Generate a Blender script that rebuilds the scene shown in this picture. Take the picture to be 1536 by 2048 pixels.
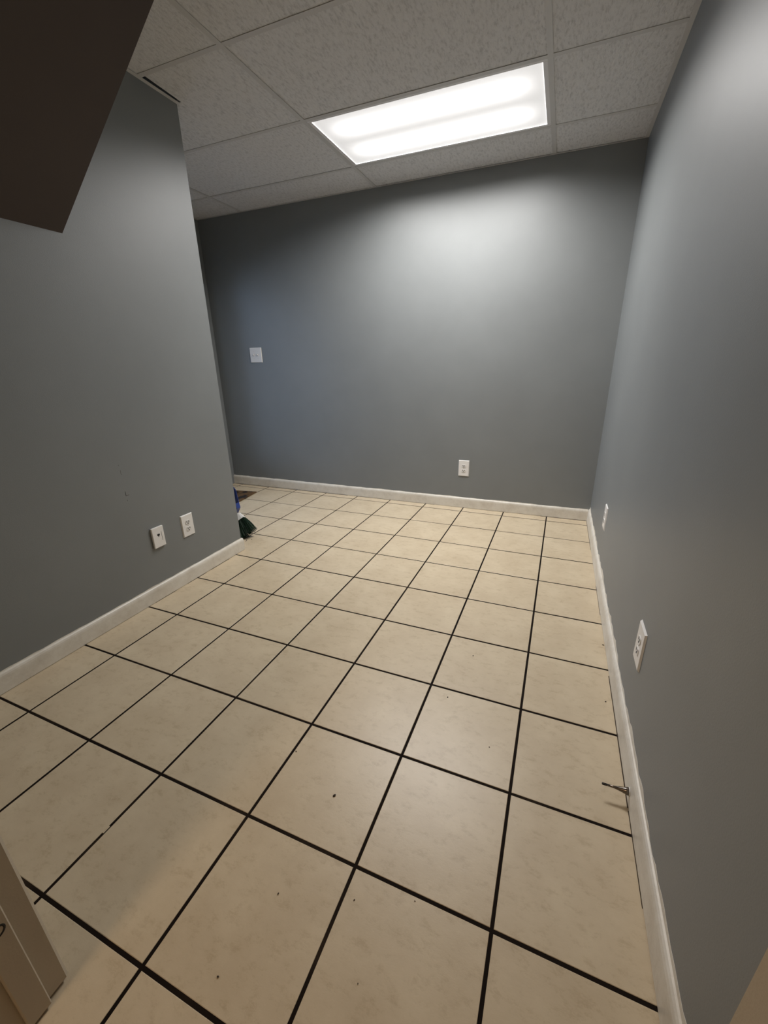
import bpy, bmesh, math, random
from mathutils import Matrix, Vector
random.seed(7)
for o in list(bpy.data.objects):
    bpy.data.objects.remove(o)
SC = bpy.context.scene
COL = SC.collection

# ------------------------------------------------------------------ camera
cam_d = bpy.data.cameras.new('camera')
cam = bpy.data.objects.new('camera', cam_d)
COL.objects.link(cam)
cam_d.sensor_fit = 'VERTICAL'
cam_d.sensor_height = 36.0
cam_d.lens = 830.65 / 2048 * 36.0
cam_d.clip_start = 0.01
R0 = Vector((0.92688167, 0.37489581, -0.01853407))
R1 = Vector((0.11089116, -0.32066926, -0.94067761))
R2 = Vector((-0.3585994, 0.86984157, -0.33879509))
M = Matrix((R0, -R1, -R2)).transposed().to_4x4()
M.translation = Vector((0.009, -0.256, 1.185))
cam.matrix_world = M
SC.camera = cam

# ------------------------------------------------------------------ world, exposure
W = bpy.data.worlds.new('sky')
SC.world = W
W.use_nodes = True
bg = W.node_tree.nodes['Background']
bg.inputs[0].default_value = (0.50, 0.68, 1.0, 1)
bg.inputs[1].default_value = 5.0
SC.view_settings.view_transform = 'Standard'
SC.view_settings.look = 'None'
SC.view_settings.exposure = 0.0
SC.view_settings.gamma = 1.0
SC.view_settings.use_curve_mapping = False
TROFFER_POWER = 44.0
HALL_POWER = 8.5

# ------------------------------------------------------------------ room dimensions (metres, room frame)
XR, YB, XL, YP, H = 0.330, 3.122, -1.875, 1.766, 2.390
XA = -3.100                      # side wall of the alcove with the glazed entrance door
YF0, YF1 = -0.170, -0.070       # wall with the doorway the picture is taken from
HX0, HX1, HY = -1.875, 1.10, -1.70   # hallway behind
T, TH = 0.3347, 0.0084814       # floor tile pitch and the small turn of its grid
GX, GY = -2.620, 0.935          # ceiling grid origin
FT2 = 0.6096

# ------------------------------------------------------------------ materials
def nodes(name):
    m = bpy.data.materials.new(name)
    m.use_nodes = True
    nt = m.node_tree
    b = nt.nodes['Principled BSDF']
    return m, nt, b

def simple(name, col, rough=0.5, metal=0.0, spec=0.5):
    m, nt, b = nodes(name)
    b.inputs['Base Color'].default_value = (*col, 1)
    b.inputs['Roughness'].default_value = rough
    b.inputs['Metallic'].default_value = metal
    b.inputs['Specular IOR Level'].default_value = spec
    return m

def ramp(nt, fac, stops):
    r = nt.nodes.new('ShaderNodeValToRGB')
    e = r.color_ramp.elements
    while len(e) < len(stops):
        e.new(0.5)
    for k, (p, c) in enumerate(stops):
        e[k].position = p
        e[k].color = (*c, 1)
    nt.links.new(fac, r.inputs[0])
    return r.outputs[0]

def noise(nt, vec, scale, detail=4, rough=0.6):
    n = nt.nodes.new('ShaderNodeTexNoise')
    n.inputs['Scale'].default_value = scale
    n.inputs['Detail'].default_value = detail
    n.inputs['Roughness'].default_value = rough
    if vec is not None:
        nt.links.new(vec, n.inputs['Vector'])
    return n.outputs[0]

def mapping(nt, scale=(1, 1, 1), rnd=False):
    tc = nt.nodes.new('ShaderNodeTexCoord')
    src = tc.outputs['Object']
    if rnd:
        oi = nt.nodes.new('ShaderNodeObjectInfo')
        mu = nt.nodes.new('ShaderNodeVectorMath')
        mu.operation = 'MULTIPLY_ADD'
        cb = nt.nodes.new('ShaderNodeCombineXYZ')
        for k in range(3):
            nt.links.new(oi.outputs['Random'], cb.inputs[k])
        nt.links.new(cb.outputs[0], mu.inputs[0])
        mu.inputs[1].default_value = (37.0, 53.0, 71.0)
        nt.links.new(src, mu.inputs[2])
        src = mu.outputs[0]
    mp = nt.nodes.new('ShaderNodeMapping')
    mp.inputs['Scale'].default_value = scale
    nt.links.new(src, mp.inputs['Vector'])
    return mp.outputs[0]

def bump(nt, b, h, strength, dist):
    bp = nt.nodes.new('ShaderNodeBump')
    bp.inputs['Strength'].default_value = strength
    bp.inputs['Distance'].default_value = dist
    nt.links.new(h, bp.inputs['Height'])
    nt.links.new(bp.outputs[0], b.inputs['Normal'])

def paint(name, col, rough, spec=0.5):
    m, nt, b = nodes(name)
    v = mapping(nt)
    c = ramp(nt, noise(nt, v, 2.5, 3), [(0.3, tuple(x * 0.96 for x in col)), (0.7, tuple(x * 1.04 for x in col))])
    nt.links.new(c, b.inputs['Base Color'])
    b.inputs['Roughness'].default_value = rough
    b.inputs['Specular IOR Level'].default_value = spec
    bump(nt, b, noise(nt, v, 240, 3), 0.25, 0.001)
    return m

M_wall = paint('grey_semigloss_paint', (0.190, 0.202, 0.204), 0.48, 0.75)
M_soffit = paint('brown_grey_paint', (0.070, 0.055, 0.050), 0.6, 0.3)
M_beige = paint('beige_paint', (0.50, 0.43, 0.33), 0.5, 0.4)
M_white = simple('white_plastic', (0.72, 0.70, 0.67), 0.35)
M_plate = simple('white_wall_plate', (0.78, 0.76, 0.73), 0.3)
M_dark = simple('dark_slot', (0.012, 0.011, 0.010), 0.7)
M_chrome = simple('dark_chrome', (0.20, 0.17, 0.145), 0.18, 1.0)
M_plenum = simple('plenum_black', (0.03, 0.03, 0.03), 0.9)

def m_baseboard():
    m, nt, b = nodes('white_trim_paint')
    v = mapping(nt)
    c = ramp(nt, noise(nt, v, 9, 5, 0.7), [(0.30, (0.60, 0.55, 0.47)), (0.55, (0.72, 0.68, 0.60)), (0.8, (0.76, 0.73, 0.66))])
    nt.links.new(c, b.inputs['Base Color'])
    b.inputs['Roughness'].default_value = 0.4
    bump(nt, b, noise(nt, v, 60, 3), 0.3, 0.002)
    return m
M_base = m_baseboard()

def m_tile():
    m, nt, b = nodes('beige_ceramic_tile')
    v = mapping(nt, rnd=True)
    v2 = mapping(nt, (1.0, 1.7, 1.0), rnd=True)
    big = noise(nt, v, 7, 4, 0.6)
    vein = noise(nt, v2, 24, 8, 0.74)
    c1 = ramp(nt, big, [(0.28, (0.56, 0.455, 0.315)), (0.72, (0.65, 0.545, 0.39))])
    c2 = ramp(nt, vein, [(0.33, (0.83, 0.80, 0.75)), (0.47, (0.99, 0.99, 0.98)), (0.75, (1.03, 1.03, 1.04))])
    mx = nt.nodes.new('ShaderNodeMixRGB')
    mx.blend_type = 'MULTIPLY'
    mx.inputs[0].default_value = 0.9
    nt.links.new(c1, mx.inputs[1])
    nt.links.new(c2, mx.inputs[2])
    nt.links.new(mx.outputs[0], b.inputs['Base Color'])
    b.inputs['Roughness'].default_value = 0.36
    b.inputs['Specular IOR Level'].default_value = 0.45
    bump(nt, b, vein, 0.10, 0.004)
    return m
M_tile = m_tile()

def m_grout():
    m, nt, b = nodes('dark_grout')
    v = mapping(nt)
    c = ramp(nt, noise(nt, v, 2.2, 3), [(0.35, (0.006, 0.003, 0.002)), (0.58, (0.012, 0.007, 0.004)), (0.80, (0.06, 0.040, 0.025))])
    nt.links.new(c, b.inputs['Base Color'])
    b.inputs['Roughness'].default_value = 0.85
    b.inputs['Specular IOR Level'].default_value = 0.15
    return m
M_grout = m_grout()

def m_ceil():
    m, nt, b = nodes('fissured_ceiling_board')
    v = mapping(nt, rnd=True)
    vs = mapping(nt, (1.0, 0.35, 1.0), rnd=True)
    fis = noise(nt, vs, 95, 5, 0.65)
    vo = nt.nodes.new('ShaderNodeTexVoronoi')
    vo.inputs['Scale'].default_value = 85
    nt.links.new(v, vo.inputs['Vector'])
    pit = ramp(nt, vo.outputs['Distance'], [(0.05, (0.55, 0.53, 0.50)), (0.16, (1, 1, 1))])
    c = ramp(nt, fis, [(0.30, (0.50, 0.495, 0.495)), (0.50, (0.67, 0.665, 0.665)), (0.75, (0.71, 0.705, 0.705))])
    big = ramp(nt, noise(nt, v, 60, 2), [(0.52, (0, 0, 0)), (0.64, (1, 1, 1))])
    mx = nt.nodes.new('ShaderNodeMixRGB')
    mx.blend_type = 'MULTIPLY'
    nt.links.new(big, mx.inputs[0])
    nt.links.new(c, mx.inputs[1])
    nt.links.new(pit, mx.inputs[2])
    nt.links.new(mx.outputs[0], b.inputs['Base Color'])
    b.inputs['Roughness'].default_value = 0.9
    b.inputs['Specular IOR Level'].default_value = 0.1
    bump(nt, b, fis, 0.9, 0.006)
    return m
M_ceil = m_ceil()
M_bar = simple('ceiling_grid_enamel', (0.54, 0.53, 0.52), 0.45)

# ------------------------------------------------------------------ geometry helpers
def link(name, me, mat, parent=None, loc=None, rz=0.0):
    o = bpy.data.objects.new(name, me)
    COL.objects.link(o)
    if mat and not me.materials:
        me.materials.append(mat)
    if parent:
        o.parent = parent
    if loc:
        o.location = loc
    o.rotation_euler.z = rz
    return o

def pd(name, verts, faces, mat, parent=None, loc=None, rz=0.0, smooth=False):
    me = bpy.data.meshes.new(name)
    me.from_pydata(verts, [], faces)
    bm = bmesh.new()
    bm.from_mesh(me)
    bmesh.ops.recalc_face_normals(bm, faces=bm.faces)
    bm.to_mesh(me)
    bm.free()
    if smooth:
        for p in me.polygons:
            p.use_smooth = True
    return link(name, me, mat, parent, loc, rz)

def boxmesh(a, b, bev=0.0, seg=1):
    bm = bmesh.new()
    bmesh.ops.create_cube(bm, size=1.0)
    c = [(a[k] + b[k]) / 2 for k in range(3)]
    s = [abs(b[k] - a[k]) for k in range(3)]
    for v in bm.verts:
        v.co = Vector([c[k] + v.co[k] * s[k] for k in range(3)])
    if bev:
        bmesh.ops.bevel(bm, geom=list(bm.edges), offset=bev, segments=seg, affect='EDGES', profile=0.5)
    return bm

def fin(bm, name, mat, parent=None, loc=None, rz=0.0, smooth=False):
    me = bpy.data.meshes.new(name)
    bmesh.ops.recalc_face_normals(bm, faces=bm.faces)
    bm.to_mesh(me)
    bm.free()
    if smooth:
        for p in me.polygons:
            p.use_smooth = True
    return link(name, me, mat, parent, loc, rz)

def box(name, a, b, mat, parent=None, bev=0.0, seg=1, loc=None, rz=0.0):
    return fin(boxmesh(a, b, bev, seg), name, mat, parent, loc, rz)

def prism(name, poly, axis, lo, hi, mat, parent=None):
    """poly: 2-D outline; axis: the axis it is extruded along."""
    n = len(poly)
    def p3(p, t):
        return {'x': (t, p[0], p[1]), 'y': (p[0], t, p[1]), 'z': (p[0], p[1], t)}[axis]
    v = [p3(p, lo) for p in poly] + [p3(p, hi) for p in poly]
    f = [tuple(range(n)), tuple(range(2 * n - 1, n - 1, -1))] + [(k, (k + 1) % n, n + (k + 1) % n, n + k) for k in range(n)]
    return pd(name, v, f, mat, parent)

def lathe(name, prof, mat, parent=None, origin=(0, 0, 0), axis=(0, 0, 1), seg=20, cap=True):
    """prof: list of (distance along the axis, radius)."""
    q = Vector((0, 0, 1)).rotation_difference(Vector(axis).normalized())
    o = Vector(origin)
    v, f = [], []
    for d, r in prof:
        for k in range(seg):
            a = 2 * math.pi * k / seg
            v.append(o + q @ Vector((r * math.cos(a), r * math.sin(a), d)))
    for j in range(len(prof) - 1):
        for k in range(seg):
            k2 = (k + 1) % seg
            f.append((j * seg + k, j * seg + k2, (j + 1) * seg + k2, (j + 1) * seg + k))
    if cap:
        f.append(tuple(range(seg)))
        f.append(tuple(range((len(prof) - 1) * seg, len(prof) * seg)))
    ob = pd(name, [tuple(x) for x in v], f, mat, parent)
    for p in ob.data.polygons:
        p.use_smooth = len(p.vertices) == 4
    return ob

def struct(o):
    o['kind'] = 'structure'
    return o

def thing(name, label, cat, loc=(0, 0, 0), rz=0.0, group=None):
    o = bpy.data.objects.new(name, None)
    o.empty_display_size = 0.05
    COL.objects.link(o)
    o.location = loc
    o.rotation_euler.z = rz
    return tag(o, label, cat, group)

def tag(o, label, cat, group=None):
    o['label'] = label
    o['category'] = cat
    if group:
        o['group'] = group
    return o

# ------------------------------------------------------------------ walls
WT = 0.10
HC = H + 0.16       # walls run on into the space above the hung ceiling
struct(box('wall_back', (XA - WT, YB, -0.05), (XR + WT, YB + WT, HC), M_wall))
struct(box('wall_right', (XR, YF1, -0.05), (XR + WT, YB, HC), M_wall))
wl = struct(box('wall_left', (XL - WT, YF1, -0.05), (XL, YP, HC), M_wall))
struct(box('wall_alcove', (XA, YP - WT, -0.05), (XL - WT, YP, HC), M_wall))
# alcove side wall with the door opening
DY0, DY1, DZ = 2.02, 2.985, 2.04
wa = struct(box('wall_entrance', (XA - WT, DY1, -0.05), (XA, YB, HC), M_wall))
box('wall_panel', (XA - WT, YP - WT, -0.05), (XA, DY0, HC), M_wall, wa)
box('wall_panel', (XA - WT, DY0, DZ), (XA, DY1, HC), M_wall, wa)
# front wall with the doorway
JL, JR, JT = -0.797, 0.143, 2.03
wf = struct(box('wall_front', (HX0 - WT, YF0, -0.05), (JL - 0.018, YF1, HC), M_beige))
box('wall_panel', (JR + 0.018, YF0, -0.05), (HX1 + WT, YF1, HC), M_beige, wf)
box('wall_panel', (JL - 0.018, YF0, JT + 0.018), (JR + 0.018, YF1, HC), M_beige, wf)
# hallway
struct(box('wall_hall_rear', (HX0 - WT, HY - WT, -0.05), (HX1 + WT, HY, HC), M_beige))
struct(box('wall_hall_left', (HX0 - WT, HY, -0.05), (HX0, YF0, HC), M_beige))
struct(box('wall_hall_right', (HX1, HY, -0.05), (HX1 + WT, YF0, HC), M_beige))

# scuffs on the left wall
for (y, z, dy, dz) in ((1.048, 0.612, 0.0018, 0.022), (1.057, 0.602, 0.014, 0.0015), (1.049, 0.716, 0.0010, 0.022),
                       (1.049, 0.578, 0.0016, 0.006), (1.046, 0.752, 0.0010, 0.006)):
    box('scuff_mark', (XL, y - dy / 2, z - dz / 2), (XL + 0.0005, y + dy / 2, z + dz / 2), M_dark if dz > 0.02 and dy > 0.0015 else M_soffit, wl)

# sloping underside of the stairs over the doorway
SX, SZ, SY = -1.006, 1.687, 1.045
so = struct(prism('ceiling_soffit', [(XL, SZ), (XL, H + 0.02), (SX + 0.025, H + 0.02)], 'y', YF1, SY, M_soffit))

# ------------------------------------------------------------------ floor: dark bed + single tiles
fl = struct(box('floor', (XA - 0.12, HY - WT, -0.12), (HX1 + WT, YB + WT, -0.0010), M_grout))
cT, sT = math.cos(TH), math.sin(TH)
def room(gx, gy):       # tile-grid coordinates (in tiles) -> room
    x, y = gx * T, gy * T
    return (cT * x + sT * y, -sT * x + cT * y)
JOINT = 0.0078
def tile_mesh(poly):
    """poly: convex outline in metres (local); a slab with softened upper edges."""
    n = len(poly)
    cx = sum(p[0] for p in poly) / n
    cy = sum(p[1] for p in poly) / n
    e = 0.0016
    def ins(d):
        out = []
        for k in range(n):
            p0, p1, p2 = Vector(poly[k - 1]), Vector(poly[k]), Vector(poly[(k + 1) % n])
            d1 = (p1 - p0).normalized(); d2 = (p2 - p1).normalized()
            n1 = Vector((-d1.y, d1.x)); n2 = Vector((-d2.y, d2.x))
            m = (n1 + n2)
            m = m / max(m.dot(n1), 0.3)
            out.append(p1 + m * d)
        return out
    v = [(p[0], p[1], -0.008) for p in poly] + [(p[0], p[1], -e) for p in poly] \
        + [(*q, -e * 0.3) for q in ins(e * 0.35)] + [(*q, 0.0) for q in ins(e)]
    f = []
    for r in range(3):
        for k in range(n):
            k2 = (k + 1) % n
            f.append((r * n + k, r * n + k2, (r + 1) * n + k2, (r + 1) * n + k))
    f.append(tuple(range(3 * n, 4 * n)))
    me = bpy.data.meshes.new('tile')
    me.from_pydata(v, [], f)
    me.materials.append(M_tile)
    return me
def clip(poly, axis, val, keep_less):
    out = []
    for k in range(len(poly)):
        a, b = poly[k - 1], poly[k]
        ia = (a[axis] <= val) == keep_less
        ib = (b[axis] <= val) == keep_less
        if ia != ib:
            t = (val - a[axis]) / (b[axis] - a[axis])
            out.append((a[0] + t * (b[0] - a[0]), a[1] + t * (b[1] - a[1])))
        if ib:
            out.append(b)
    return out
h = JOINT / 2
full = [(h, h), (T - h, h), (T - h, T - h), (h, T - h)]
FULL = tile_mesh(full)
for j in range(-5, 10):
    for i in range(-10, 4):
        ox, oy = room(i, j)
        world = [(ox + cT * p[0] + sT * p[1], oy - sT * p[0] + cT * p[1]) for p in full]
        mx, my = room(i + 0.5, j + 0.5)
        lx0, lx1, ly0, ly1 = (XL, XR, HY, YB)
        if my > YP:
            lx0 = XA
        if my < -0.1:
            lx1 = HX1
        w = world
        for ax, val, less in ((0, lx0, False), (0, lx1, True), (1, ly0, False), (1, ly1, True)):
            if w:
                w = clip(w, ax, val, less)
        if len(w) < 3:
            continue
        ar = abs(sum(w[k - 1][0] * w[k][1] - w[k][0] * w[k - 1][1] for k in range(len(w)))) / 2
        if ar < 0.0006:
            continue
        if ar > T * T * 0.955:
            me = FULL
        else:       # a cut tile
            loc = [(cT * (p[0] - ox) - sT * (p[1] - oy), sT * (p[0] - ox) + cT * (p[1] - oy)) for p in w]
            pts = [loc[0]]
            for q in loc[1:]:
                if (Vector(q) - Vector(pts[-1])).length > 0.003:
                    pts.append(q)
            if (Vector(pts[0]) - Vector(pts[-1])).length < 0.003:
                pts.pop()
            if len(pts) < 3:
                continue
            me = tile_mesh(pts)
        t = link('tile', me, None, fl, (ox, oy, random.uniform(-0.0004, 0.0004)), -TH)
# smear of mortar bridging one joint
px, py = -1.009, 0.169
box('mortar_smear', (px - 0.008, py - 0.012, -0.003), (px + 0.008, py + 0.010, -0.0003), M_tile, fl, 0.002)

# ------------------------------------------------------------------ baseboards
def baseboard(name, p0, p1, nrm, hgt, wav=0.004, th=0.013, seed=1, gap=0.0022):
    """run from p0 to p1 along a wall; nrm points into the room; the painted top edge wanders a little."""
    rnd = random.Random(seed)
    p0, p1, n = Vector(p0), Vector(p1), Vector(nrm)
    L = (p1 - p0).length
    d = (p1 - p0) / L
    N = max(2, int(L / 0.03))
    prof = [(th, gap), (th, hgt * 0.76), (th * 0.92, hgt * 0.86), (th * 0.70, hgt * 0.94), (th * 0.40, hgt * 0.985), (0.0012, hgt)]
    v, f = [], []
    ph = [rnd.uniform(0, 6.28) for _ in range(4)]
    P = len(prof) + 3
    for k in range(N + 1):
        s = L * k / N
        q = p0 + d * s
        w = wav * (0.5 + 0.28 * math.sin(s * 11 + ph[0]) + 0.25 * math.sin(s * 29 + ph[1]) + 0.2 * math.sin(s * 67 + ph[2])) + wav * rnd.uniform(0, 0.35)
        w = max(0.0008, w)
        for (o, z) in prof:
            v.append(tuple((q + n * o).to_3d() + Vector((0, 0, z))))
        v.append(tuple((q + n * 0.0009).to_3d() + Vector((0, 0, hgt + w))))
        v.append(tuple(q.to_3d() + Vector((0, 0, hgt + w))))
        v.append(tuple(q.to_3d() + Vector((0, 0, gap))))
    for k in range(N):
        for c in range(P):
            c2 = (c + 1) % P
            f.append((k * P + c, k * P + c2, (k + 1) * P + c2, (k + 1) * P + c))
    f.append(tuple(range(P)))
    f.append(tuple(range(N * P, N * P + P)))
    return struct(pd(name, v, f, M_base))
bb_ = baseboard('baseboard_back', (XA, YB), (XR - 0.013, YB), (0, -1), 0.088, 0.005, seed=3)
br_ = baseboard('baseboard_right', (XR, YF1), (XR, YB), (-1, 0), 0.095, 0.018, seed=5, gap=0.0032)
bl = baseboard('baseboard_left', (XL, YF1), (XL, YP + 0.011), (1, 0), 0.083, 0.004, seed=8)
M_crack = simple('open_caulk_joint', (0.035, 0.02, 0.012), 0.9)
for (y0, y1, w) in ((0.50, 0.735, 0.0014), (0.745, 1.30, 0.0022), (1.75, 2.05, 0.0010), (2.55, 3.10, 0.0014)):
    box('open_joint', (XR - 0.013 - w, y0, -0.0005), (XR - 0.0128, y1, 0.0008), M_crack, br_)
for (y0, y1, w) in ((1.06, 1.20, 0.0012), (1.28, 1.42, 0.0018), (1.46, 1.62, 0.0012)):
    box('open_joint', (XL + 0.0128, y0, -0.0005), (XL + 0.013 + w, y1, 0.0008), M_crack, bl)
for (x0, x1, w) in ((XA + 0.02, -1.75, 0.0040), (-1.68, -0.9, 0.0016), (-0.02, 0.31, 0.0030)):
    box('open_joint', (x0, YB - 0.013 - w, -0.0005), (x1, YB - 0.0128, 0.0008), M_crack, bb_)
baseboard('baseboard_alcove', (XA, YP), (XL, YP), (0, 1), 0.083, 0.004, seed=9)

# ------------------------------------------------------------------ doorway trim in the foreground
t1 = struct(box('trim_1', (JL - 0.018, YF0 - 0.006, 0.006), (JL, YF1 + 0.008, JT), M_beige, bev=0.002))
box('door_stop_strip', (JL, -0.137, 0.006), (JL + 0.011, -0.098, JT), M_beige, t1, 0.002)
box('casing', (JL - 0.070, YF1, 0.002), (JL - 0.006, YF1 + 0.012, JT + 0.06), M_beige, t1, 0.003)
box('casing', (JL - 0.070, YF0 - 0.012, 0.002), (JL - 0.006, YF0, JT + 0.06), M_beige, t1, 0.003)
lathe('latch_ring', [(0, 0.0095), (0.0, 0.013), (0.0007, 0.013), (0.0007, 0.0095), (0, 0.0095)], M_dark, t1, (JL + 0.0109, -0.1165, 0.272), (1, 0, 0), 18, cap=False)
t2 = struct(box('trim_2', (JR, YF0 - 0.006, 0.006), (JR + 0.018, YF1 + 0.008, JT), M_beige, bev=0.002))
box('door_stop_strip', (JR - 0.011, -0.137, 0.006), (JR, -0.098, JT), M_beige, t2, 0.002)
box('casing', (JR + 0.006, YF1, 0.002), (JR + 0.070, YF1 + 0.012, JT + 0.06), M_beige, t2, 0.003)
box('casing', (JR + 0.006, YF0 - 0.012, 0.002), (JR + 0.070, YF0, JT + 0.06), M_beige, t2, 0.003)
t3 = struct(box('trim_3', (JL, YF0 - 0.006, JT), (JR, YF1 + 0.008, JT + 0.018), M_beige))
box('casing', (JL - 0.006, YF1, JT + 0.008), (JR + 0.006, YF1 + 0.012, JT + 0.07), M_beige, t3, 0.003)
box('casing', (JL - 0.006, YF0 - 0.012, JT + 0.008), (JR + 0.006, YF0, JT + 0.07), M_beige, t3, 0.003)

# ------------------------------------------------------------------ hung ceiling
ce = struct(box('ceiling', (XA - WT, HY - WT, HC), (HX1 + WT, YB + WT, HC + 0.05), M_plenum))
xs = [GX + 1.2192 * k for k in range(-1, 4)]      # long runners, seen going away
ys = [GY + FT2 * k for k in range(-5, 5)]         # cross tees
BW = 0.012
def inroom(x0, x1, y0, y1):
    """parts of a rectangle that are over the room, the alcove or the hallway"""
    out = []
    for (a, b, c, d) in ((XL, XR, YF1, YP), (XA, XR, YP, YB), (HX0, HX1, HY, YF0)):
        X0, X1, Y0, Y1 = max(x0, a), min(x1, b), max(y0, c), min(y1, d)
        if X1 - X0 > 0.004 and Y1 - Y0 > 0.004:
            out.append([X0, X1, Y0, Y1])
    # merge main room and alcove pieces lying one behind the other
    if len(out) >= 2 and abs(out[0][3] - out[1][2]) < 1e-6 and abs(out[0][0] - out[1][0]) < 1e-6 and abs(out[0][1] - out[1][1]) < 1e-6:
        out[0][3] = out[1][3]
        del out[1]
    return out
def bar(x0, x1, y0, y1, z=H):
    for (a, b, c, d) in inroom(x0, x1, y0, y1):
        box('grid_bar', (a, c, z), (b, d, z + 0.0016), M_bar, ce)
for x in xs:
    bar(x - BW, x + BW, HY, YB)
for y in ys:
    for k in range(len(xs)):
        x0 = xs[k] + BW
        x1 = (xs[k + 1] if k + 1 < len(xs) else xs[k] + 1.2192) - BW
        bar(x0, x1, y - BW, y + BW, H + 0.0004)
LIGHT = (2, 2)          # cell of the light fitting: runner 1-2, tees 2-3
for k in range(len(xs)):
    for q in range(len(ys)):
        x0, y0 = xs[k], ys[q]
        x1, y1 = x0 + 1.2192, y0 + FT2
        if abs(x0 - (GX + 1.2192)) < 0.01 and abs(y0 - (GY + 2 * FT2)) < 0.01:
            continue
        for (a, b, c, d) in inroom(x0 + 0.004, x1 - 0.004, y0 + 0.004, y1 - 0.004):
            if b < SX - 0.1 and d < SY - 0.1 and c > YF1 - 0.02:
                continue        # boxed in by the stairs
            z0 = H + 0.0022 + random.uniform(0, 0.0012)
            if abs(a - XL) < 0.01 and abs(c - (GY + FT2 + 0.004)) < 0.01 and k == 1 - 0 and d <= YP + 0.001:
                pass
            ta = a + 0.002
            v = [(ta, c), (b, c), (b, d), (ta, d)]
            if abs(a - XL) < 0.03 and 1.5 < c < 1.6:
                v = [(a + 0.036, c), (b, c), (b, d), (a + 0.027, d)]     # cut short: a dark gap beside the wall
            vv = [(p[0], p[1], z0) for p in v] + [(p[0], p[1], z0 + 0.014) for p in v]
            pd('ceiling_panel', vv, [(0, 1, 2, 3), (7, 6, 5, 4), (0, 4, 5, 1), (1, 5, 6, 2), (2, 6, 7, 3), (3, 7, 4, 0)], M_ceil, ce)
def angle(a, b):
    o = box('wall_angle', (*a, H - 0.0012), (*b, H + 0.0004), M_bar, ce)
    return o
AW = 0.020
angle((XA, YB - 0.010), (XR, YB))
angle((XR - AW, SY), (XR, YB - 0.010))
angle((XL, SY), (XL + AW, YP + 0.004))
angle((XA, YP), (XL, YP + AW))
angle((XA, YP + AW), (XA + AW, YB - 0.010))

# ------------------------------------------------------------------ recessed light fitting
LX0, LX1 = GX + 1.2192 + 0.010, GX + 2 * 1.2192 - 0.010
LY0, LY1 = GY + 2 * FT2 + 0.010, GY + 3 * FT2 - 0.010
lf = thing('ceiling_light', 'lit recessed fluorescent light panel set in the hung ceiling', 'ceiling light', ((LX0 + LX1) / 2, (LY0 + LY1) / 2, H))
hx, hy = (LX1 - LX0) / 2, (LY1 - LY0) / 2
FR = 0.022
M_frame = simple('light_frame_enamel', (0.70, 0.69, 0.70), 0.4)
def frame_bar(a, b):
    box('frame', (*a, 0.0018), (*b, 0.012), M_frame, lf, 0.0015)
frame_bar((-hx, -hy), (hx, -hy + FR))
frame_bar((-hx, hy - FR), (hx, hy))
frame_bar((-hx, -hy + FR), (-hx + FR, hy - FR))
frame_bar((hx - FR, -hy + FR), (hx, hy - FR))
box('housing', (-hx, -hy, 0.085), (hx, hy, 0.10), M_frame, lf)
def m_diffuser():
    m, nt, b = nodes('prismatic_diffuser')
    tc = nt.nodes.new('ShaderNodeTexCoord')
    sep = nt.nodes.new('ShaderNodeSeparateXYZ')
    nt.links.new(tc.outputs['Object'], sep.inputs[0])
    def math_(op, a, bb=None, cc=None):
        n = nt.nodes.new('ShaderNodeMath')
        n.operation = op
        for k, x in enumerate((a, bb, cc)):
            if x is None:
                continue
            if isinstance(x, (int, float)):
                n.inputs[k].default_value = x
            else:
                nt.links.new(x, n.inputs[k])
        return n.outputs[0]
    # the glow of the two tubes behind the lens: two long bands fading before the ends
    ay = math_('ABSOLUTE', sep.outputs['Y'])
    dy = math_('DIVIDE', math_('SUBTRACT', ay, 0.130), 0.080)
    gy = math_('EXPONENT', math_('MULTIPLY', math_('MULTIPLY', dy, dy), -1.0))
    ax = math_('ABSOLUTE', sep.outputs['X'])
    ex = nt.nodes.new('ShaderNodeMapRange')
    ex.interpolation_type = 'SMOOTHSTEP'
    ex.inputs['From Min'].default_value = 0.585
    ex.inputs['From Max'].default_value = 0.40
    nt.links.new(ax, ex.inputs['Value'])
    g = math_('MULTIPLY', gy, ex.outputs[0])
    st = math_('MULTIPLY_ADD', g, 0.95, 0.52)
    b.inputs['Base Color'].default_value = (0.8, 0.8, 0.8, 1)
    b.inputs['Roughness'].default_value = 0.4
    b.inputs['Emission Color'].default_value = (1.0, 0.985, 0.975, 1)
    nt.links.new(st, b.inputs['Emission Strength'])
    return m
box('diffuser', (-hx + FR, -hy + FR, 0.006), (hx - FR, hy - FR, 0.010), m_diffuser(), lf)
ld = bpy.data.lights.new('tube_glow', 'AREA')
ld.shape = 'RECTANGLE'
ld.size = 2 * (hx - FR)
ld.size_y = 2 * (hy - FR)
ld.energy = TROFFER_POWER
ld.spread = math.radians(159)
ld.color = (1.0, 0.975, 0.95)
lo = bpy.data.objects.new('tube_glow', ld)
COL.objects.link(lo)
lo.parent = lf
lo.location = (0, 0, 0.0045)

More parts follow.
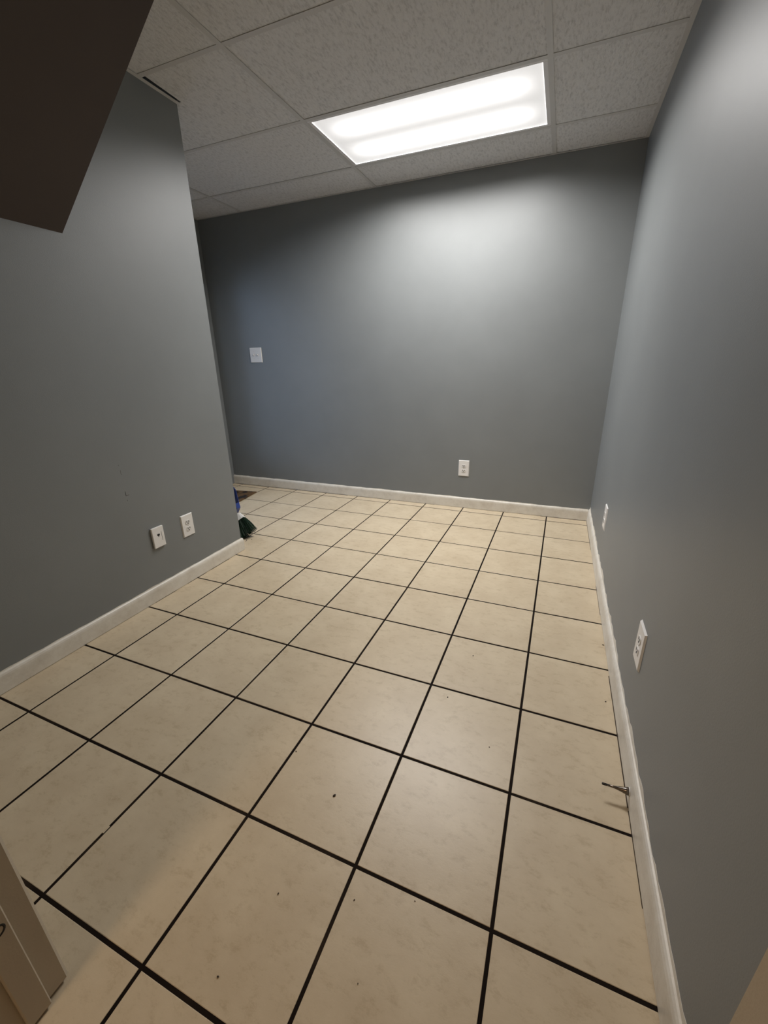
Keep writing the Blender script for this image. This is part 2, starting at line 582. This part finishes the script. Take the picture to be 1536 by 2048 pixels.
# hallway lamp behind the viewer
hl = thing('hall_ceiling_light', 'round warm ceiling light in the hallway behind the viewer', 'ceiling light', (-0.797, -1.05, H))
lathe('lamp_base', [(-0.02, 0.15), (0.0, 0.15)], M_frame, hl)
M_glow = simple('warm_opal_glass', (0.9, 0.85, 0.75), 0.4)
M_glow.node_tree.nodes['Principled BSDF'].inputs['Emission Color'].default_value = (1.0, 0.78, 0.52, 1)
M_glow.node_tree.nodes['Principled BSDF'].inputs['Emission Strength'].default_value = 3.0
lathe('lamp_shade', [(-0.075, 0.03), (-0.07, 0.07), (-0.05, 0.115), (-0.02, 0.135)], M_glow, hl, seg=24)
hd = bpy.data.lights.new('hall_bulb', 'AREA')
hd.shape = 'DISK'
hd.size = 0.26
hd.energy = HALL_POWER
hd.color = (1.0, 0.72, 0.46)
ho = bpy.data.objects.new('hall_bulb', hd)
COL.objects.link(ho)
ho.parent = hl
ho.location = (0, 0, -0.080)

# ------------------------------------------------------------------ glazed entrance door in the alcove
dr = struct(box('door_1', (XA - 0.075, DY0 + 0.004, 0.012), (XA - 0.035, DY0 + 0.12, DZ - 0.004), M_wall, bev=0.002))
M_doorp = M_base
for nm, a, b in (('stile', (XA - 0.075, DY1 - 0.12, 0.012), (XA - 0.035, DY1 - 0.004, DZ - 0.004)),
                 ('rail', (XA - 0.075, DY0 + 0.12, 0.012), (XA - 0.035, DY1 - 0.12, 0.26)),
                 ('rail', (XA - 0.075, DY0 + 0.12, DZ - 0.13), (XA - 0.035, DY1 - 0.12, DZ - 0.004))):
    box(nm, a, b, M_wall, dr, 0.002)
mg, ng, bgl = nodes('window_glass')
tr = ng.nodes.new('ShaderNodeBsdfTransparent')
gl = ng.nodes.new('ShaderNodeBsdfGlossy')
gl.inputs['Roughness'].default_value = 0.02
fr = ng.nodes.new('ShaderNodeFresnel')
mxs = ng.nodes.new('ShaderNodeMixShader')
ng.links.new(fr.outputs[0], mxs.inputs[0])
ng.links.new(tr.outputs[0], mxs.inputs[1])
ng.links.new(gl.outputs[0], mxs.inputs[2])
ng.links.new(mxs.outputs[0], ng.nodes['Material Output'].inputs[0])
box('pane', (XA - 0.058, DY0 + 0.12, 0.26), (XA - 0.052, DY1 - 0.12, DZ - 0.13), mg, dr)
t4 = struct(box('trim_4', (XA, DY1 - 0.004, 0.002), (XA + 0.014, DY1 + 0.060, DZ + 0.06), M_wall, bev=0.003))
box('casing', (XA, DY0 - 0.060, 0.002), (XA + 0.014, DY0 + 0.004, DZ + 0.06), M_wall, t4, 0.003)
box('casing', (XA, DY0 + 0.004, DZ - 0.004), (XA + 0.014, DY1 - 0.004, DZ + 0.06), M_wall, t4, 0.003)
pt = bpy.data.lights.new('door_portal', 'AREA')
pt.shape = 'RECTANGLE'
pt.size, pt.size_y = DZ, DY1 - DY0
pt.cycles.is_portal = True
po = bpy.data.objects.new('door_portal', pt)
COL.objects.link(po)
po.location = (XA - 0.11, (DY0 + DY1) / 2, DZ / 2)
po.rotation_euler = (0, -math.pi / 2, 0)
struct(box('ground', (XA - 6.0, -2.0, -0.16), (XA - 0.12, 7.0, -0.06), simple('outdoor_concrete', (0.25, 0.25, 0.24), 0.9)))

# ------------------------------------------------------------------ wall plates.  local frame: plate in x-z, facing -y, back at y = 0
def receptacle(parent, zc):
    n = 20
    out = []
    for k in range(n):
        a = 2 * math.pi * k / n
        out.append((0.0172 * math.cos(a), max(-0.0125, min(0.0125, 0.0172 * math.sin(a)))))
    v = [(p[0], -0.0055, zc + p[1]) for p in out] + [(p[0] * 0.96, -0.0082, zc + p[1] * 0.96) for p in out]
    f = [tuple(range(n, 2 * n))] + [(k, (k + 1) % n, n + (k + 1) % n, n + k) for k in range(n)]
    r = pd('receptacle', v, f, M_white, parent)
    box('slot', (-0.0085, -0.0088, zc - 0.0015), (-0.0048, -0.0080, zc + 0.0082), M_dark, r)
    box('slot', (0.0048, -0.0088, zc - 0.0010), (0.0085, -0.0080, zc + 0.0078), M_dark, r)
    lathe('ground_hole', [(0, 0.0034), (0.0008, 0.0034)], M_dark, r, (0, -0.0080, zc - 0.0068), (0, -1, 0), 10)
    return r
def plate(parent, w, hgt, th=0.006):
    bm = boxmesh((-w / 2, -th, -hgt / 2), (w / 2, 0, hgt / 2))
    front = [v for v in bm.verts if v.co.y < -th / 2]
    for v in front:
        v.co.x *= (w / 2 - 0.004) / (w / 2)
        v.co.z *= (hgt / 2 - 0.004) / (hgt / 2)
    return fin(bm, 'cover_plate', M_plate, parent)
def screw(parent, x, z, y=-0.0062):
    s = lathe('screw', [(0, 0.0032), (0.0008, 0.0026)], M_white, parent, (x, y + 0.0002, z), (0, -1, 0), 10)
    box('screw_slot', (x - 0.0024, y - 0.0008, z - 0.0003), (x + 0.0024, y - 0.0005, z + 0.0003), M_dark, s)
def outlet(label, loc, rz, w=0.089, hgt=0.134):
    t = thing('wall_outlet', label, 'outlet', loc, rz, 'duplex wall outlets')
    plate(t, w, hgt)
    receptacle(t, 0.0195)
    receptacle(t, -0.0195)
    screw(t, 0, 0)
    return t
EPS = 0.0003
outlet('white duplex outlet low on the grey back wall under the light', (-0.656, YB - EPS, 0.343), 0.0)
# facing -x on the right wall: local -y -> world -x  => rz = -90 deg
outlet('white duplex outlet on the right wall, nearer the viewer', (XR - EPS, 1.023, 0.348), -math.pi / 2)
outlet('white duplex outlet on the right wall, near the far corner', (XR - EPS, 2.228, 0.344), -math.pi / 2)
outlet('white duplex outlet on the left wall beside the phone jack', (XL + EPS, 1.363, 0.332), math.pi / 2, 0.084, 0.130)
jk = thing('phone_jack', 'white phone jack plate on the left wall left of the outlet', 'wall jack', (XL + EPS, 1.163, 0.340), math.pi / 2)
box('cover_plate', (-0.035, -0.012, -0.056), (0.035, 0, 0.056), M_plate, jk, 0.003, 2)
box('groove', (0.018, -0.0124, -0.024), (0.0195, -0.0118, 0.026), M_dark, jk)
js = box('jack_socket', (-0.0075, -0.0124, 0.008), (0.0075, -0.0118, 0.018), M_dark, jk)
box('jack_notch', (-0.003, -0.0125, 0.003), (0.003, -0.0118, 0.008), M_dark, js)
sw = thing('light_switch', 'white two-gang light switch plate on the back wall by the alcove', 'light switch', (-2.637, YB - EPS, 1.270), 0.0)
plate(sw, 0.132, 0.130)
for sx in (-0.023, 0.023):
    box('toggle_frame', (sx - 0.0052, -0.0066, -0.012), (sx + 0.0052, -0.0058, 0.012), M_white, sw)
    tg = pd('toggle', [(sx - 0.004, -0.006, -0.006), (sx + 0.004, -0.006, -0.006), (sx + 0.004, -0.006, 0.007), (sx - 0.004, -0.006, 0.007),
                       (sx - 0.003, -0.018, 0.004), (sx + 0.003, -0.018, 0.004), (sx + 0.003, -0.016, 0.011), (sx - 0.003, -0.016, 0.011)],
            [(0, 1, 2, 3), (4, 5, 6, 7), (0, 1, 5, 4), (1, 2, 6, 5), (2, 3, 7, 6), (3, 0, 4, 7)], M_white, sw)
    screw(sw, sx, 0.030)
    screw(sw, sx, -0.030)

# ------------------------------------------------------------------ door stop on the right baseboard
ds = thing('door_stop', 'tapered metal door stop sticking out of the right baseboard', 'door stop', (XR - 0.013, 0.766, 0.037))
lathe('flange', [(0, 0.0118), (0.003, 0.0116)], M_white, ds, (0, 0, 0), (-1, 0, 0))
lathe('rod', [(0.003, 0.0112), (0.010, 0.0092), (0.020, 0.0068), (0.030, 0.0048), (0.038, 0.0036), (0.058, 0.0031)], M_chrome, ds, (0, 0, 0), (-1, 0, 0))
lathe('tip', [(0.058, 0.0035), (0.068, 0.0034), (0.0695, 0.0022)], simple('dark_rubber', (0.03, 0.024, 0.02), 0.6), ds, (0, 0, 0), (-1, 0, 0))

# ------------------------------------------------------------------ broom, dustpan and doormat at the alcove
br = thing('broom', 'broom with green bristles and white cap behind the partition corner', 'broom', (-2.02, 1.93, 0))
B0 = Vector((-2.075, 1.985, 0.125)) - Vector((-2.02, 1.93, 0))      # middle of the cap
ax = Vector((0.66, -0.30, -0.69)).normalized()                      # bristles point this way
side = Vector((0.60, 0.30, 0.45))
side = (side - ax * side.dot(ax)).normalized()
thin = ax.cross(side)
def slab(name, secs, mat, parent):
    """secs: (distance along ax, half width, half depth)"""
    v, f = [], []
    n = 12
    for d, w, q in secs:
        for k in range(n):
            a = 2 * math.pi * k / n
            ca, sa = math.cos(a), math.sin(a)
            sx = math.copysign(abs(ca) ** 0.6, ca)
            sy = math.copysign(abs(sa) ** 0.6, sa)
            v.append(tuple(B0 + ax * d + side * (w * sx) + thin * (q * sy)))
    for j in range(len(secs) - 1):
        for k in range(n):
            k2 = (k + 1) % n
            f.append((j * n + k, j * n + k2, (j + 1) * n + k2, (j + 1) * n + k))
    f.append(tuple(range(n)))
    f.append(tuple(range((len(secs) - 1) * n, len(secs) * n)))
    return pd(name, v, f, mat, parent)
slab('cap', [(-0.035, 0.022, 0.012), (-0.028, 0.034, 0.016), (0.0, 0.046, 0.019), (0.022, 0.052, 0.021)], M_plate, br)
M_green = simple('green_bristle', (0.003, 0.028, 0.008), 0.5)
slab('bristle_core', [(0.018, 0.047, 0.017), (0.05, 0.056, 0.020), (0.085, 0.062, 0.020)], simple('green_bristle_dark', (0.001, 0.010, 0.004), 0.7), br)
v, f = [], []
rb = random.Random(4)
for k in range(900):
    u = rb.uniform(-1, 1)
    w = rb.uniform(-1, 1)
    p0 = B0 + ax * 0.018 + side * (u * 0.047) + thin * (w * 0.017)
    p1 = B0 + ax * (0.155 + rb.uniform(-0.012, 0.006) - 0.012 * abs(u)) + side * (u * 0.080 + rb.uniform(-0.006, 0.006)) + thin * (w * 0.034 + rb.uniform(-0.006, 0.006))
    if p1.z < 0.001:
        p1.z = 0.001
    e = (side * math.cos(k) + thin * math.sin(k)) * 0.0009
    m = (p0 + p1) / 2 + side * (u * 0.004)
    b0 = len(v)
    v += [tuple(p0 - e), tuple(p0 + e), tuple(m + e), tuple(m - e), tuple(p1 + e * 0.7), tuple(p1 - e * 0.7)]
    f += [(b0, b0 + 1, b0 + 2, b0 + 3), (b0 + 3, b0 + 2, b0 + 4, b0 + 5)]
bs = pd('bristles', v, f, M_green, br)
bs['kind'] = 'stuff'
top = Vector((-2.62, 1.795, 1.28)) - Vector((-2.02, 1.93, 0))
nk = B0 - ax * 0.035
lathe('neck', [(0, 0.015), (0.04, 0.0135), (0.07, 0.012)], simple('black_plastic', (0.01, 0.01, 0.01), 0.4), br, nk, (top - nk), 14)
hdir = (top - nk).normalized()
lathe('handle', [(0.05, 0.0105), ((top - nk).length, 0.0105)], simple('dark_handle', (0.02, 0.02, 0.022), 0.4), br, nk, hdir, 14)

dp = thing('dustpan', 'blue plastic dustpan standing behind the broom at the partition corner', 'dustpan', (-2.32, 2.10, 0.0))
M_blue = simple('blue_plastic', (0.018, 0.048, 0.24), 0.4)
# outline in x-z (local), standing on its rear edge, mouth up
pan = [(-0.10, 0.0), (0.075, 0.0), (0.172, 0.165), (0.164, 0.205), (0.150, 0.305), (0.120, 0.335), (-0.14, 0.335), (-0.17, 0.165)]
prism('pan', pan, 'y', 0.0, 0.004, M_blue, dp)
rim = []
n = len(pan)
for k in (n - 2, n - 1, 0, 1, 2):
    a, b = Vector(pan[k]), Vector(pan[(k + 1) % n])
    d = (b - a).normalized()
    q = Vector((-d.y, d.x)) * 0.004
    prism('rim', [tuple(a), tuple(b), tuple(b + q), tuple(a + q)], 'y', -0.035, 0.0, M_blue, dp)
box('dustpan_handle', (-0.030, -0.030, 0.0), (0.010, -0.004, 0.10), M_blue, dp, 0.006, 2)

def m_mat():
    m, nt, b = nodes('coir_mat')
    v = mapping(nt)
    c = ramp(nt, noise(nt, v, 7, 3), [(0.40, (0.012, 0.008, 0.006)), (0.47, (0.115, 0.060, 0.020)), (0.75, (0.15, 0.085, 0.03))])
    nt.links.new(c, b.inputs['Base Color'])
    b.inputs['Roughness'].default_value = 0.95
    bump(nt, b, noise(nt, v, 400, 2), 0.8, 0.004)
    return m
dm = box('doormat', (-0.42, -0.80, 0.0005), (0.0, 0.0, 0.010), m_mat(), None, 0.003, 1, (-2.648, 2.905, 0), math.radians(8))
tag(dm, 'brown and black doormat in front of the alcove entrance', 'doormat')

# ------------------------------------------------------------------ crumbs on the floor
M_crumb = simple('crumb', (0.03, 0.018, 0.010), 0.8)
cr = [(-0.467, 0.477, 0.0042), (-0.654, 0.562, 0.0022), (-0.251, 0.964, 0.0030), (-0.206, 1.231, 0.0028), (-0.304, 0.273, 0.0018),
      (-0.509, 0.053, 0.0022), (-0.478, 0.218, 0.0022), (-0.073, 0.803, 0.0018), (-0.236, 0.150, 0.0014), (0.319 - 0.008, 1.503, 0.0032), (0.293, 1.149, 0.0030),
      (-0.171, 0.323, 0.0014), (-1.955, 1.905, 0.0045), (-1.975, 1.885, 0.0040), (-1.93, 1.93, 0.0035), (-1.945, 1.885, 0.0025)]
for k, (x, y, r) in enumerate(cr):
    bm = bmesh.new()
    bmesh.ops.create_icosphere(bm, subdivisions=1, radius=r)
    for q in bm.verts:
        q.co.x *= 0.7 + 0.25 * random.random()
        q.co.y *= 1.0 + 0.5 * random.random()
        q.co.z = max(-r * 0.3, q.co.z * 0.5)
        q.co.z += r * 0.3
    o = fin(bm, 'crumb', M_crumb, None, (x, y, 0.0005), random.uniform(0, 3))
    if k >= 12:
        tag(o, 'bit of dark dust lying beside the green broom bristles', 'crumb', 'dust by the broom')
    else:
        lab = {0: 'largest dark crumb, lying alone on a tile in the foreground',
               2: 'round dark crumb on the tile nearest the floor glare, mid room',
               3: 'dark crumb farthest back on the open beige tiles',
               9: 'dark speck at the foot of the right baseboard, the farther of two',
               10: 'dark speck beside the right baseboard, the nearer of two'}
        tag(o, lab.get(k, 'tiny dark crumb, smaller than the largest one, on the foreground tiles'), 'crumb', 'crumbs on the tiles')
